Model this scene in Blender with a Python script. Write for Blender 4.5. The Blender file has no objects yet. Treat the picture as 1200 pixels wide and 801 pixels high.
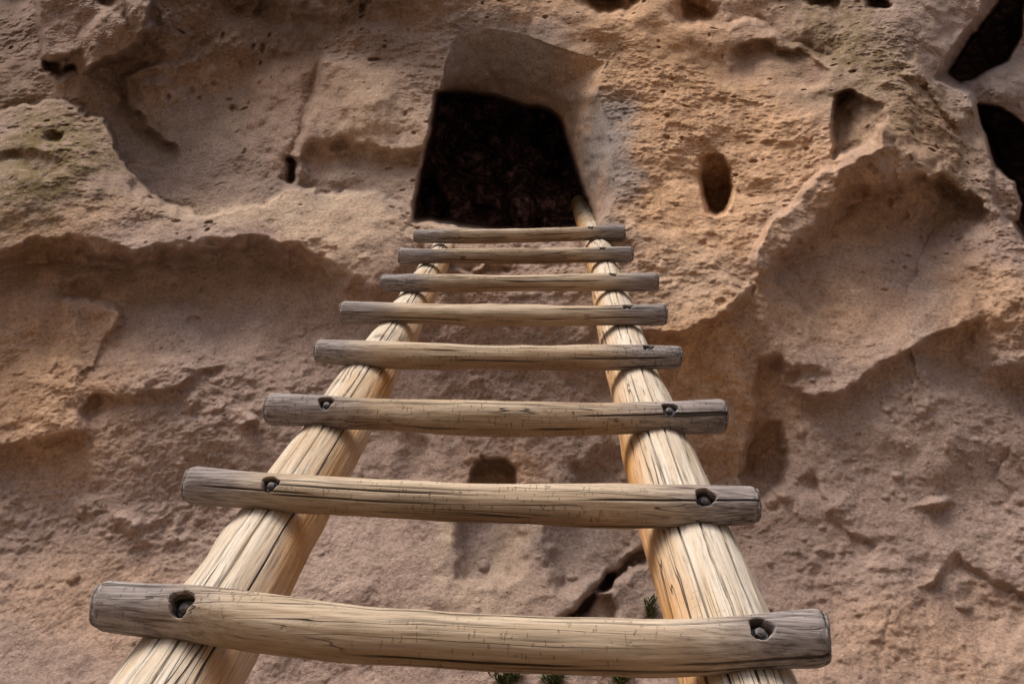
import bpy, math, random
import numpy as np
from mathutils import Vector, Matrix

random.seed(7)
rng = np.random.default_rng(11)
scene = bpy.context.scene
col = scene.collection
R = math.radians

# ------------------------------------------------------------------ camera
F = 1050.0                      # focal length in photo pixels (1200 wide)
PITCH = R(37.0)
CAMZ = 1.25
CP, SP = math.cos(PITCH), math.sin(PITCH)
CXP, CYP = 600.0, 400.5
YW = 2.36                       # distance of the cliff face from the camera

cam_d = bpy.data.cameras.new('camera')
cam = bpy.data.objects.new('camera', cam_d)
col.objects.link(cam)
cam.location = (0, 0, CAMZ)
cam.rotation_euler = (math.pi / 2 + PITCH, 0, 0)
cam_d.sensor_width = 36.0
cam_d.lens = F / 1200.0 * 36.0
cam_d.clip_start = 0.02
cam_d.clip_end = 500
scene.camera = cam


def ray_cam(px, py):
    return np.array([(px - CXP) / F, (CYP - py) / F, 1.0])


def cam2world(v):
    x, y, z = v
    return np.array([x, z * CP - y * SP, z * SP + y * CP + CAMZ])


def camdir(v):
    return cam2world(v) - np.array([0, 0, CAMZ])


# ------------------------------------------------------------------ noise (numpy)
def _hash(ix, iy, iz, seed):
    h = (ix * 374761393 + iy * 668265263 + iz * 1274126177 + seed * 362437) & 0xFFFFFFFF
    h = ((h ^ (h >> 13)) * 1103515245) & 0xFFFFFFFF
    h = ((h ^ (h >> 16)) * 2654435769) & 0xFFFFFFFF
    h = h ^ (h >> 15)
    return (h & 0xFFFFFF).astype(np.float32) / np.float32(0xFFFFFF)


def vnoise(x, y, z, seed=0):
    fx, fy, fz = np.floor(x), np.floor(y), np.floor(z)
    ix, iy, iz = fx.astype(np.int64), fy.astype(np.int64), fz.astype(np.int64)
    x, y, z = (x - fx).astype(np.float32), (y - fy).astype(np.float32), (z - fz).astype(np.float32)
    u = x * x * x * (x * (x * 6 - 15) + 10)
    v = y * y * y * (y * (y * 6 - 15) + 10)
    w = z * z * z * (z * (z * 6 - 15) + 10)
    r = 0
    for dx in (0, 1):
        for dy in (0, 1):
            for dz in (0, 1):
                k = (u if dx else 1 - u) * (v if dy else 1 - v) * (w if dz else 1 - w)
                r = r + k * _hash(ix + dx, iy + dy, iz + dz, seed)
    return r * 2 - 1


def fbm(x, y, z, octv=4, gain=0.5, seed=0):
    r, a, f = 0, 1.0, 1.0
    for o in range(octv):
        r = r + a * vnoise(x * f + 17.3 * o, y * f - 9.1 * o, z * f + 4.7 * o, seed + o)
        a *= gain
        f *= 2.03
    return r


def ridged(x, y, z, octv=3, seed=0):
    r, a, f = 0, 1.0, 1.0
    for o in range(octv):
        r = r + a * (1 - np.abs(vnoise(x * f + 3.3 * o, y * f, z * f - 7.7 * o, seed + o)) * 2)
        a *= .5
        f *= 2.1
    return r


def sstep(a, b, x):
    t = np.clip((x - a) / (b - a), 0, 1)
    return t * t * (3 - 2 * t)


# ------------------------------------------------------------------ nodes helper
class NT:
    def __init__(self, name):
        self.m = bpy.data.materials.new(name)
        self.m.use_nodes = True
        self.n = self.m.node_tree.nodes
        self.l = self.m.node_tree.links
        self.n.clear()
        self.out = self.n.new('ShaderNodeOutputMaterial')
        self.bsdf = self.n.new('ShaderNodeBsdfPrincipled')
        self.l.new(self.bsdf.outputs[0], self.out.inputs[0])

    def node(self, t, **kw):
        n = self.n.new(t)
        for k, v in kw.items():
            setattr(n, k, v)
        return n

    def put(self, sock, v):
        if isinstance(v, bpy.types.NodeSocket):
            self.l.new(v, sock)
        else:
            if sock.type == 'RGBA' and len(v) == 3:
                v = (*v, 1)
            sock.default_value = v

    def noise(self, vec, scale, detail=4, rough=.55, dist=0, out='Fac'):
        n = self.node('ShaderNodeTexNoise')
        self.l.new(vec, n.inputs['Vector'])
        n.inputs['Scale'].default_value = scale
        n.inputs['Detail'].default_value = detail
        n.inputs['Roughness'].default_value = rough
        n.inputs['Distortion'].default_value = dist
        return n.outputs[out]

    def ramp(self, fac, stops, interp='LINEAR'):
        n = self.node('ShaderNodeValToRGB')
        n.color_ramp.interpolation = interp
        e = n.color_ramp.elements
        while len(e) < len(stops):
            e.new(.5)
        for i, (p, c) in enumerate(stops):
            e[i].position = p
            e[i].color = (c, c, c, 1) if not hasattr(c, '__len__') else (*c, 1)
        self.l.new(fac, n.inputs[0])
        return n.outputs[0]

    def mix(self, fac, a, b, mode='MIX'):
        n = self.node('ShaderNodeMix', data_type='RGBA', blend_type=mode)
        self.put(n.inputs[0], fac)
        self.put(n.inputs[6], a)
        self.put(n.inputs[7], b)
        return n.outputs[2]

    def math(self, op, a, b=0.0, clamp=False):
        n = self.node('ShaderNodeMath', operation=op, use_clamp=clamp)
        self.put(n.inputs[0], a)
        self.put(n.inputs[1], b)
        return n.outputs[0]

    def mapping(self, vec, scale=(1, 1, 1), loc=(0, 0, 0)):
        n = self.node('ShaderNodeMapping')
        self.put(n.inputs['Vector'], vec)
        self.put(n.inputs['Scale'], scale)
        self.put(n.inputs['Location'], loc)
        return n.outputs[0]

    def bump(self, h, strength, dist, normal=None):
        n = self.node('ShaderNodeBump')
        self.put(n.inputs['Height'], h)
        n.inputs['Strength'].default_value = strength
        n.inputs['Distance'].default_value = dist
        if normal is not None:
            self.l.new(normal, n.inputs['Normal'])
        return n.outputs[0]


# ------------------------------------------------------------------ materials
def mat_rock():
    t = NT('tuff rock')
    tc = t.node('ShaderNodeTexCoord').outputs['Object']
    at = t.node('ShaderNodeAttribute', attribute_name='tint')
    sep = t.node('ShaderNodeSeparateColor')
    t.l.new(at.outputs['Color'], sep.inputs[0])
    ochre, lichen, soot_shade = sep.outputs[0], sep.outputs[1], sep.outputs[2]
    at2 = t.node('ShaderNodeAttribute', attribute_name='tint2')
    sep2 = t.node('ShaderNodeSeparateColor')
    t.l.new(at2.outputs['Color'], sep2.inputs[0])
    dk_brown, grey, pale = sep2.outputs[0], sep2.outputs[1], sep2.outputs[2]
    n1 = t.noise(tc, 3.2, 6, .6, .4)
    n2 = t.noise(tc, 16, 5, .6)
    n3 = t.noise(tc, 95, 3, .65)
    pink = t.mix(t.ramp(n1, [(.3, 0), (.7, 1)]), (.315, .222, .180), (.41, .302, .246))
    och = t.mix(t.ramp(n2, [(.3, 0), (.7, 1)]), (.45, .265, .145), (.58, .37, .225))
    c = t.mix(ochre, pink, och)
    c = t.mix(pale, c, (.52, .39, .28))
    c = t.mix(t.math('MULTIPLY', grey, .9), c, (.235, .205, .19))
    ln = t.math('MULTIPLY', lichen, t.ramp(t.noise(tc, 22, 6, .7), [(.30, 0), (.54, 1)]))
    c = t.mix(t.math('MULTIPLY', ln, .9), c, (.135, .095, .030))
    vn = t.math('MULTIPLY', dk_brown, t.ramp(n2, [(.25, .25), (.65, 1)]))
    c = t.mix(t.math('MULTIPLY', vn, .8), c, (.095, .058, .036))
    # mottled grains
    g = t.ramp(n3, [(.32, .70), (.5, 1.0), (.72, 1.2)])
    c = t.mix(1.0, c, g, 'MULTIPLY')
    g2 = t.ramp(n2, [(.3, .84), (.7, 1.12)])
    c = t.mix(1.0, c, g2, 'MULTIPLY')
    # small dark and pale clasts in the tuff
    v = t.node('ShaderNodeTexVoronoi', feature='F1')
    t.l.new(tc, v.inputs['Vector'])
    v.inputs['Scale'].default_value = 75
    sv = t.node('ShaderNodeSeparateColor')
    t.l.new(v.outputs['Color'], sv.inputs[0])
    inside = t.ramp(v.outputs['Distance'], [(.18, 1), (.34, 0)])
    dk = t.math('MULTIPLY', inside, t.ramp(sv.outputs[0], [(.90, 0), (.92, 1)]))
    lt = t.math('MULTIPLY', inside, t.ramp(sv.outputs[1], [(.93, 0), (.95, 1)]))
    c = t.mix(t.math('MULTIPLY', dk, .55), c, (.10, .065, .05))
    c = t.mix(t.math('MULTIPLY', lt, .5), c, (.62, .52, .42))
    sn = t.math('MULTIPLY', soot_shade, 1.0)
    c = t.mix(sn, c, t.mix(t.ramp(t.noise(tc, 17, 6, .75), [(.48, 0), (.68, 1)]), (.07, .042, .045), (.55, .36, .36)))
    t.put(t.bsdf.inputs['Base Color'], c)
    t.bsdf.inputs['Roughness'].default_value = .95
    t.bsdf.inputs['Specular IOR Level'].default_value = .15
    b = t.bump(n3, .65, .006)
    f = t.noise(tc, 260, 3, .7)
    b = t.bump(f, .6, .002, b)
    mid = t.noise(t.mapping(tc, (1, 1, 1.7)), 38, 5, .62, .6)
    b = t.bump(mid, .45, .008, b)
    t.l.new(b, t.bsdf.inputs['Normal'])
    return t.m


def mat_wood(name, pale, mid, dark, side, grey_ends=0.0, half_len=.3, nicks=.42):
    """weathered peeled log; the grain runs along local X"""
    t = NT(name)
    tc = t.node('ShaderNodeTexCoord').outputs['Object']
    oi = t.node('ShaderNodeObjectInfo').outputs['Random']
    comb = t.node('ShaderNodeCombineXYZ')
    t.put(comb.inputs[0], t.math('MULTIPLY', oi, 37.0))
    t.put(comb.inputs[1], t.math('MULTIPLY', oi, 11.0))
    add = t.node('ShaderNodeVectorMath', operation='ADD')
    t.l.new(tc, add.inputs[0])
    t.l.new(comb.outputs[0], add.inputs[1])
    p = add.outputs[0]
    # slight waviness of the grain
    wob = t.noise(t.mapping(p, (5, 9, 9)), 1.0, 3, .5, 0, 'Color')
    sc = t.node('ShaderNodeVectorMath', operation='SCALE')
    sub = t.node('ShaderNodeVectorMath', operation='SUBTRACT')
    t.l.new(wob, sub.inputs[0])
    sub.inputs[1].default_value = (.5, .5, .5)
    t.l.new(sub.outputs[0], sc.inputs[0])
    sc.inputs['Scale'].default_value = .005
    add2 = t.node('ShaderNodeVectorMath', operation='ADD')
    t.l.new(p, add2.inputs[0])
    t.l.new(sc.outputs[0], add2.inputs[1])
    q = add2.outputs[0]
    grain = t.noise(t.mapping(q, (12, 330, 330)), 1.0, 5, .7)
    streak = t.noise(t.mapping(q, (2.4, 62, 62)), 1.0, 5, .65)
    blot = t.noise(t.mapping(q, (3, 8, 8)), 1.0, 4, .55)
    c = t.mix(t.ramp(streak, [(.34, 0), (.66, 1)]), mid, pale)
    # un-bleached wood on the sheltered flank; on rungs also painted shade
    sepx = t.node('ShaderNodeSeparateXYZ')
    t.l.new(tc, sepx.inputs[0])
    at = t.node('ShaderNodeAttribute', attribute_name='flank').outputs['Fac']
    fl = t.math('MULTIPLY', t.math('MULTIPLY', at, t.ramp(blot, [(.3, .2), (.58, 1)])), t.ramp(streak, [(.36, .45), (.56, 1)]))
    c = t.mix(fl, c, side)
    gr = t.ramp(grain, [(.30, .42), (.45, .88), (.70, 1.14)])
    c = t.mix(1.0, c, gr, 'MULTIPLY')
    # brown stain blotches
    bl = t.ramp(blot, [(.52, 0), (.70, 1)])
    c = t.mix(t.math('MULTIPLY', bl, .55), c, dark)
    # long drying checks
    ck = t.noise(t.mapping(q, (.7, 110, 110), (3, 5, 1)), 1.0, 1, .4)
    ckm = t.ramp(t.math('ABSOLUTE', t.math('SUBTRACT', ck, .5)), [(.0, 1), (.006, .9), (.016, 0)])
    gate = t.ramp(t.noise(t.mapping(p, (4, 14, 14), (9, 2, 4)), 1.0, 2, .5), [(.50, 0), (.58, 1)])
    ckm = t.math('MULTIPLY', ckm, gate)
    # short cross checks and nicks
    xk = t.noise(t.mapping(p, (330, 95, 95), (1, 7, 3)), 1.0, 1, .5)
    xkm = t.ramp(xk, [(.66, 0), (.70, 1)])
    xkm = t.math('MULTIPLY', xkm, t.ramp(blot, [(.42, 0), (.55, 1)]))
    # grey weathered ends
    if grey_ends > 0:
        ax = t.math('ABSOLUTE', sepx.outputs[0])
        axn = t.math('ADD', ax, t.math('MULTIPLY', t.math('SUBTRACT', blot, .5), .16))
        ge = t.ramp(t.math('DIVIDE', axn, half_len), [(.60, 0), (.92, 1)])
        gcol = t.mix(t.ramp(grain, [(.36, 0), (.64, 1)]), (.075, .062, .062), (.36, .325, .325))
        c = t.mix(t.math('MULTIPLY', ge, grey_ends), c, gcol)
    gck = t.node('ShaderNodeAttribute', attribute_name='check').outputs['Fac']
    ckm = t.math('MAXIMUM', ckm, t.math('MULTIPLY', gck, .9))
    crack = t.math('MAXIMUM', ckm, t.math('MULTIPLY', xkm, nicks))
    c = t.mix(t.math('MULTIPLY', crack, .85), c, (.03, .02, .014))
    # knots
    v = t.node('ShaderNodeTexVoronoi', feature='F1')
    t.l.new(t.mapping(p, (6, 9, 9)), v.inputs['Vector'])
    v.inputs['Scale'].default_value = 1.0
    svc = t.node('ShaderNodeSeparateColor')
    t.l.new(v.outputs['Color'], svc.inputs[0])
    has = t.ramp(svc.outputs[0], [(.40, 0), (.42, 1)])
    ring = t.math('MULTIPLY', has, t.ramp(v.outputs['Distance'],
                  [(.0, .75), (.045, .55), (.058, 1), (.072, .95), (.13, .25), (.2, 0)]))
    c = t.mix(t.math('MULTIPLY', ring, .75), c, (.09, .05, .025))
    cap = t.node('ShaderNodeAttribute', attribute_name='cap').outputs['Fac']
    c = t.mix(t.math('MULTIPLY', cap, .8), c, t.mix(t.ramp(t.noise(tc, 60, 4), [(.3, 0), (.7, 1)]),
                                                   (.06, .045, .036), (.20, .155, .12)))
    hole = t.node('ShaderNodeAttribute', attribute_name='hole').outputs['Fac']
    c = t.mix(hole, c, (.022, .015, .012))
    t.put(t.bsdf.inputs['Base Color'], c)
    t.bsdf.inputs['Roughness'].default_value = .82
    t.bsdf.inputs['Specular IOR Level'].default_value = .25
    b = t.bump(grain, .6, .0014)
    b = t.bump(streak, .5, .003, b)
    inv = t.math('SUBTRACT', 1.0, crack)
    b = t.bump(inv, .9, .005, b)
    t.l.new(b, t.bsdf.inputs['Normal'])
    return t.m


def mat_metal():
    t = NT('galvanised bolt steel')
    tc = t.node('ShaderNodeTexCoord').outputs['Object']
    n = t.noise(tc, 160, 4, .6)
    t.put(t.bsdf.inputs['Base Color'], t.ramp(n, [(.30, (.10, .055, .035)), (.44, (.13, .125, .13)), (.7, (.27, .28, .31))]))
    t.bsdf.inputs['Metallic'].default_value = .6
    t.put(t.bsdf.inputs['Roughness'], t.ramp(n, [(.3, .75), (.7, .55)]))
    return t.m


def mat_dirt():
    t = NT('dusty ground')
    tc = t.node('ShaderNodeTexCoord').outputs['Object']
    n1 = t.noise(tc, 1.5, 6, .6)
    n2 = t.noise(tc, 30, 6, .7)
    c = t.mix(t.ramp(n1, [(.3, 0), (.7, 1)]), (.15, .11, .075), (.25, .185, .13))
    c = t.mix(1.0, c, t.ramp(n2, [(.3, .75), (.7, 1.15)]), 'MULTIPLY')
    t.put(t.bsdf.inputs['Base Color'], c)
    t.bsdf.inputs['Roughness'].default_value = .95
    t.l.new(t.bump(n2, .6, .03), t.bsdf.inputs['Normal'])
    return t.m


def mat_plain(name, a, b, scale=40, rough=.7):
    t = NT(name)
    tc = t.node('ShaderNodeTexCoord').outputs['Object']
    n = t.noise(tc, scale, 3, .6)
    t.put(t.bsdf.inputs['Base Color'], t.ramp(n, [(.3, a), (.7, b)]))
    t.bsdf.inputs['Roughness'].default_value = rough
    return t.m


ROCK = mat_rock()
METAL = mat_metal()
DIRT = mat_dirt()
LEAF = mat_plain('weed leaves', (.075, .105, .035), (.16, .19, .075))
DRY = mat_plain('dry stems', (.30, .22, .14), (.55, .44, .30))
DARKSTEM = mat_plain('brown twig', (.05, .035, .022), (.11, .075, .045))


# ------------------------------------------------------------------ the cliff
def rbf_fit(pts):
    p = np.array(pts, float)
    xy = p[:, :2] / 300.0
    d = p[:, 2]
    n = len(p)
    r = np.linalg.norm(xy[:, None] - xy[None], axis=2)
    K = r + 0
    A = np.zeros((n + 3, n + 3))
    A[:n, :n] = -K + np.eye(n) * -1e-3
    A[:n, n] = 1
    A[:n, n + 1:] = xy
    A[n, :n] = 1
    A[n + 1:, :n] = xy.T
    w = np.linalg.solve(A, np.concatenate([d, np.zeros(3)]))
    return xy, w


def rbf_eval(fit, x, y):
    xy, w = fit
    n = len(xy)
    X, Y = (x / 300.0).astype(np.float32), (y / 300.0).astype(np.float32)
    out = np.full(X.shape, w[n], np.float32) + X * np.float32(w[n + 1]) + Y * np.float32(w[n + 2])
    for i in range(n):
        # softened distance keeps the field smooth at its own control points
        out -= np.float32(w[i]) * np.sqrt((X - np.float32(xy[i, 0])) ** 2 + (Y - np.float32(xy[i, 1])) ** 2 + np.float32(.004))
    return out


def pl_dist(pts, x, y, closed=False):
    """distance to polyline, signed side (+ = to the right of travel, image y down) and arc fraction"""
    P = np.array(pts, float)
    if closed:
        P = np.vstack([P, P[:1]])
    seg = np.linalg.norm(np.diff(P, axis=0), axis=1)
    cum = np.concatenate([[0], np.cumsum(seg)])
    best = np.full(x.shape, 1e9)
    side = np.zeros(x.shape)
    arc = np.zeros(x.shape)
    for i in range(len(P) - 1):
        a, b = P[i], P[i + 1]
        e = b - a
        t = np.clip(((x - a[0]) * e[0] + (y - a[1]) * e[1]) / (e @ e), 0, 1)
        dx, dy = x - a[0] - t * e[0], y - a[1] - t * e[1]
        dd = np.hypot(dx, dy)
        m = dd < best - 1e-6
        best = np.where(m, dd, best)
        side = np.where(m, np.sign(e[0] * (y - a[1]) - e[1] * (x - a[0])), side)
        arc = np.where(m, (cum[i] + t * seg[i]) / cum[-1], arc)
    return best, side, arc


def in_poly(pts, x, y):
    P = np.array(pts, float)
    inside = np.zeros(x.shape, bool)
    n = len(P)
    j = n - 1
    for i in range(n):
        xi, yi, xj, yj = P[i, 0], P[i, 1], P[j, 0], P[j, 1]
        if yi != yj:
            c = ((yi > y) != (yj > y)) & (x < (xj - xi) * (y - yi) / (yj - yi) + xi)
            inside ^= c
        j = i
    return inside


def sub_box(pts, x, y, pad):
    P = np.array(pts, float)
    return (x > P[:, 0].min() - pad) & (x < P[:, 0].max() + pad) & (y > P[:, 1].min() - pad) & (y < P[:, 1].max() + pad)


def polymask(pts, x, y, soft):
    out = np.zeros(x.shape)
    m = sub_box(pts, x, y, float(np.max(soft)) * 1.5 + 2)
    xs, ys = x[m], y[m]
    d, _, _ = pl_dist(pts, xs, ys, True)
    s = np.where(in_poly(pts, xs, ys), d, -d)
    sf = soft[m] if isinstance(soft, np.ndarray) else soft
    out[m] = sstep(-sf * .5, sf * .5, s)
    return out


def step_feat(D, pts, amp, L, w, x, y):
    """raise the rock on the right-hand side of the polyline; crisp edge, fading over L"""
    m = sub_box(pts, x, y, L * 4)
    d, s, arc = pl_dist(pts, x[m], y[m])
    taper = np.clip(np.minimum(arc, 1 - arc) / .12, 0, 1)
    taper = taper * taper * (3 - 2 * taper)
    sd = d * s
    D[m] += 1.45 * amp * taper * sstep(-w, w, sd) * np.exp(-np.maximum(sd, 0) / L)


def groove(D, pts, depth, w, x, y):
    m = sub_box(pts, x, y, w * 4)
    d, s, arc = pl_dist(pts, x[m], y[m])
    taper = np.clip(np.minimum(arc, 1 - arc) / .15, .0, 1)
    D[m] -= depth * taper * np.exp(-(d / w) ** 2)


def blob(D, cx, cy, rx, ry, rot, amp, x, y, p=2.0):
    c, s = math.cos(R(rot)), math.sin(R(rot))
    u = ((x - cx) * c + (y - cy) * s) / rx
    v = (-(x - cx) * s + (y - cy) * c) / ry
    D += amp * np.exp(-(u * u + v * v) ** (p / 2))


BASE = [(-500, -300, .2), (0, -300, .5), (400, -300, .7), (220, -110, .34), (440, -90, .40), (700, -110, .17), (900, -110, .15), (800, -300, .2), (1200, -300, .2), (1700, -300, .1),  # overhang above the frame at upper left, added to shade the wall below
        (-300, 0, 0), (10, 0, -.10), (110, 25, .14), (170, 60, .03), (250, 20, .02), (340, 0, .12), (450, 0, .20), (540, 0, .16),
        (640, 0, .15), (760, 20, .13), (880, 30, .11), (1000, 20, .13), (1090, 30, .10), (1500, 0, .1),
        (60, 105, -.08), (190, 120, -.18), (280, 110, -.15), (320, 60, -.02), (420, 60, .08), (430, 110, .13), (490, 110, .09), (430, 165, .08), (362, 130, -.05),
        (420, 210, -.03), (380, 225, -.06), (210, 200, -.21), (290, 215, -.15), (330, 150, -.04),
        (540, 60, .10), (620, 80, .09), (750, 120, .11), (760, 210, .08), (880, 80, .10), (880, 150, .06), (880, 200, .04), (960, 90, .08),
        (1060, 110, .19), (1095, 110, .08), (1110, 150, .10), (1140, 160, .0), (1105, 70, .04), (1140, 15, -.02), (1170, 200, -.02), (1050, 50, .16), (940, 215, .08), (1000, 205, .16), (1100, 215, .19), (1160, 240, .10),
        (1040, 255, .0), (1110, 265, -.02), (1010, 275, .03), (950, 280, .13),
        (500, 290, .00), (600, 300, .01), (720, 290, .05), (820, 290, .07), (900, 300, .13), (1000, 310, .03), (1090, 310, -.04), (1190, 330, .10),
        (560, 370, -.04), (700, 370, .02), (820, 370, .06), (950, 350, .05), (1080, 380, -.02), (1180, 400, .03),
        (100, 380, -.09), (250, 370, -.12), (400, 380, -.09), (30, 400, -.06), (50, 480, -.05), (200, 440, -.08), (350, 480, -.13),
        (560, 470, -.14), (700, 480, -.12), (830, 450, -.03), (950, 450, -.02), (1080, 460, -.05), (1190, 450, -.12),
        (50, 600, -.19), (200, 590, -.18), (400, 600, -.19), (560, 600, -.20), (700, 600, -.20), (850, 560, -.16), (1000, 570, -.09), (1150, 600, -.09), (60, 306, -.03), (200, 306, -.06), (320, 302, -.05), (400, 330, -.05), (130, 325, -.09),
        (50, 750, -.14), (300, 750, -.15), (560, 730, -.13), (800, 750, -.16), (1000, 750, -.10), (1180, 750, -.08),
        (-300, 300, 0), (-300, 700, -.1), (1500, 300, .1), (1500, 700, 0), (-500, 1300, 0), (0, 1200, .1), (600, 1200, .12), (1200, 1200, .15), (1700, 1300, .1),
        (600, 2500, .2)]

LEDGE_POLY = [(-500, 60), (-100, 105), (0, 130), (28, 120), (60, 119), (90, 130), (112, 142), (135, 170), (152, 200), (168, 222), (190, 236), (215, 240),
              (240, 250), (275, 245), (310, 239), (350, 232), (390, 228), (432, 226), (462, 233), (484, 250), (492, 275), (486, 300),
              (472, 330), (445, 345), (420, 330), (385, 318), (352, 303), (320, 293), (260, 293), (205, 299), (160, 305), (110, 296), (60, 293), (0, 302), (-500, 320)]
LEDGE = [(0, 135, .03), (60, 125, .03), (110, 150, .05), (150, 210, .06), (60, 190, .14), (0, 200, .14), (110, 210, .12),
         (0, 255, .17), (60, 255, .17), (150, 262, .13), (240, 258, .09), (330, 246, .09), (430, 232, .06), (462, 256, .07), (484, 268, .0),
         (0, 283, .15), (80, 276, .15), (160, 286, .13), (260, 276, .12), (340, 270, .12), (400, 275, .10), (440, 270, .11), (440, 300, .09), (472, 300, .03),
         (440, 330, .06), (380, 310, .07), (300, 290, .10),
        (-500, 70, .03), (-500, 250, .2), (-500, 370, .2)]

CAVE_IN = [(513, 108), (545, 109), (575, 112), (600, 118), (625, 123), (642, 127), (655, 138), (661, 158), (668, 180), (680, 215), (690, 240), (699, 266),
           (640, 270), (600, 268), (560, 264), (530, 259), (505, 255), (485, 257), (486, 240), (492, 205), (500, 165), (508, 125)]
CAVE_OUT = [(515, 110), (520, 75), (534, 38), (552, 30), (585, 32), (615, 40), (640, 50), (668, 60), (690, 66), (712, 72), (704, 88), (700, 108),
            (712, 135), (714, 175), (718, 205), (722, 232), (712, 250), (700, 268), (600, 272), (485, 262), (488, 235), (500, 165)]


def depth(px, py, full=True):
    """relief of the cliff towards the viewer, metres, as a function of the photo position"""
    # warp so outlines are ragged
    wx = 7 * fbm(px / 70, py / 70, px * 0, 3, .6, 5) + 3.0 * fbm(px / 14, py / 14, px * 0 + 3, 2, .6, 6)
    wy = 7 * fbm(px / 70, py / 70, px * 0 + 9, 3, .6, 7) + 3.0 * fbm(px / 14, py / 14, px * 0 + 5, 2, .6, 8)
    x, y = px + wx, py + wy
    sx, sy = px + wx * .35, py + wy * .35       # gentler warp for man-cut edges
    D = rbf_eval(RB, px + wx * 1.3, py + wy * 1.3).astype(float)
    # --- upper left
    step_feat(D, [(48, -40), (46, 20), (50, 60), (70, 78), (105, 84), (140, 78), (168, 60), (178, 20), (180, -30)][::-1], .12, 60, 7, x, y)
    blob(D, 75, 74, 20, 10, 0, -.16, x, y, 3)
    blob(D, 128, 10, 13, 8, 0, -.05, x, y, 3)
    step_feat(D, [(196, 62), (172, 82), (148, 96), (150, 120), (165, 145), (192, 165), (215, 182)], -.05, 40, 6, x, y)
    step_feat(D, [(148, 96), (180, 78), (215, 68), (250, 55)], .025, 30, 4, x, y)
    groove(D, [(346, 185), (345, 205), (340, 228)], .16, 7, x, y)
    groove(D, [(374, 60), (362, 110), (350, 160), (345, 200)], .03, 9, x, y)
    step_feat(D, [(348, 232), (346, 190), (354, 150), (368, 100), (380, 58)], .05, 30, 6, x, y)
    step_feat(D, [(350, 180), (400, 172), (450, 182), (500, 178)], -.05, 40, 10, x, y)
    blob(D, 272, 138, 5, 4, 0, -.02, x, y, 3)
    blob(D, 300, 14, 50, 14, 10, -.06, x, y)
    blob(D, 470, 18, 60, 18, 0, -.04, x, y)
    # --- top centre and right
    blob(D, 714, -4, 30, 14, 15, -.16, x, y, 3)
    blob(D, 818, 10, 22, 14, -10, -.13, x, y, 3)
    blob(D, 968, 6, 18, 7, 20, -.07, x, y, 3)
    blob(D, 1023, 4, 10, 6, 0, -.10, x, y, 3)
    step_feat(D, [(820, 26), (880, 22), (930, 45), (955, 60), (972, 75)][::-1], -.05, 30, 5, x, y)
    step_feat(D, [(850, 60), (905, 48), (945, 56), (968, 78), (975, 105)], -.045, 30, 6, x, y)
    blob(D, 862, 82, 55, 24, 10, -.04, x, y)
    # niche at the right
    m = polymask([(983, 112), (1000, 104), (1018, 118), (1040, 126), (1040, 150), (1024, 168), (1002, 179), (986, 180), (982, 150)], x, y, 8)
    D -= m * np.clip(.15 * (1045 - x) / 60, 0, .15)
    step_feat(D, [(984, 180), (1000, 178), (1020, 170), (1036, 150)], .05, 25, 4, x, y)
    # long lip over the right hollow
    step_feat(D, [(884, 350), (890, 300), (905, 262), (938, 222), (970, 200), (1005, 184), (1030, 168), (1045, 140)], .06, 50, 5, x, y)
    step_feat(D, [(885, 340), (930, 300), (960, 262), (990, 236), (1010, 222), (1060, 208), (1110, 212), (1145, 238), (1170, 275)], -.10, 70, 10, x, y)
    step_feat(D, [(1050, 80), (1085, 100), (1100, 125), (1130, 160)][::-1], .03, 30, 5, x, y)
    # --- left ledge
    fl = rbf_eval(LR, px + wx, py + wy)
    m = polymask(LEDGE_POLY, x, y, np.where(y > 262, 30, 5))
    D = D * (1 - m) + fl * m
    blob(D, 60, 163, 12, 5, 0, -.04, x, y, 3)
    blob(D, 30, 192, 44, 12, 5, -.06, x, y, 3)
    groove(D, [(150, 205), (170, 232), (200, 240), (230, 247)], .03, 6, x, y)
    # --- lower left
    blob(D, 95, 345, 26, 16, 0, -.04, x, y, 3)
    step_feat(D, [(60, 352), (100, 355), (135, 362), (150, 375)], .05, 40, 5, x, y)
    step_feat(D, [(90, 478), (115, 462), (150, 458), (190, 455), (230, 440), (265, 420)][::-1], .024, 35, 4, x, y)
    blob(D, 118, 472, 32, 13, -20, -.025, x, y)
    step_feat(D, [(-40, 535), (20, 525), (70, 512), (112, 508)][::-1], .045, 70, 7, x, y)
    blob(D, 225, 471, 7, 9, 0, .03, x, y, 3)
    blob(D, 292, 494, 9, 6, 0, .035, x, y, 3)
    blob(D, 152, 608, 16, 8, 20, .035, x, y, 3)
    blob(D, 98, 587, 16, 10, 0, .02, x, y, 3)
    # --- middle, under the sill
    step_feat(D, [(735, 262), (790, 268), (850, 262), (880, 265)], .015, 30, 6, x, y)
    step_feat(D, [(700, 395), (760, 392), (805, 384), (840, 370), (865, 352), (885, 330)][::-1], .07, 70, 6, x, y)
    step_feat(D, [(872, 570), (885, 510), (892, 450), (893, 420)], -.045, 60, 5, x, y)
    m = polymask([(866, 565), (880, 530), (894, 500), (912, 502), (922, 530), (918, 575), (890, 590)], x, y, 14)
    D -= .07 * m
    step_feat(D, [(500, 300), (530, 312), (565, 310), (590, 300)], .02, 25, 4, x, y)
    groove(D, [(545, 305), (560, 318), (585, 318), (600, 306)], .02, 4, x, y)
    # niches cut in the wall low down
    m = polymask([(552, 572), (558, 550), (572, 540), (592, 540), (601, 552), (605, 600), (545, 600)], x, y, 7)
    D -= .12 * m
    m = polymask([(540, 585), (612, 585), (612, 668), (580, 680), (545, 672)], x, y, 22)
    D -= .06 * m
    m = polymask([(648, 585), (735, 585), (745, 640), (720, 672), (660, 690), (648, 660)], x, y, 22)
    D -= .06 * m
    m = polymask([(470, 500), (500, 510), (505, 560), (465, 565)], x, y, 24)
    D -= .025 * m
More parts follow.
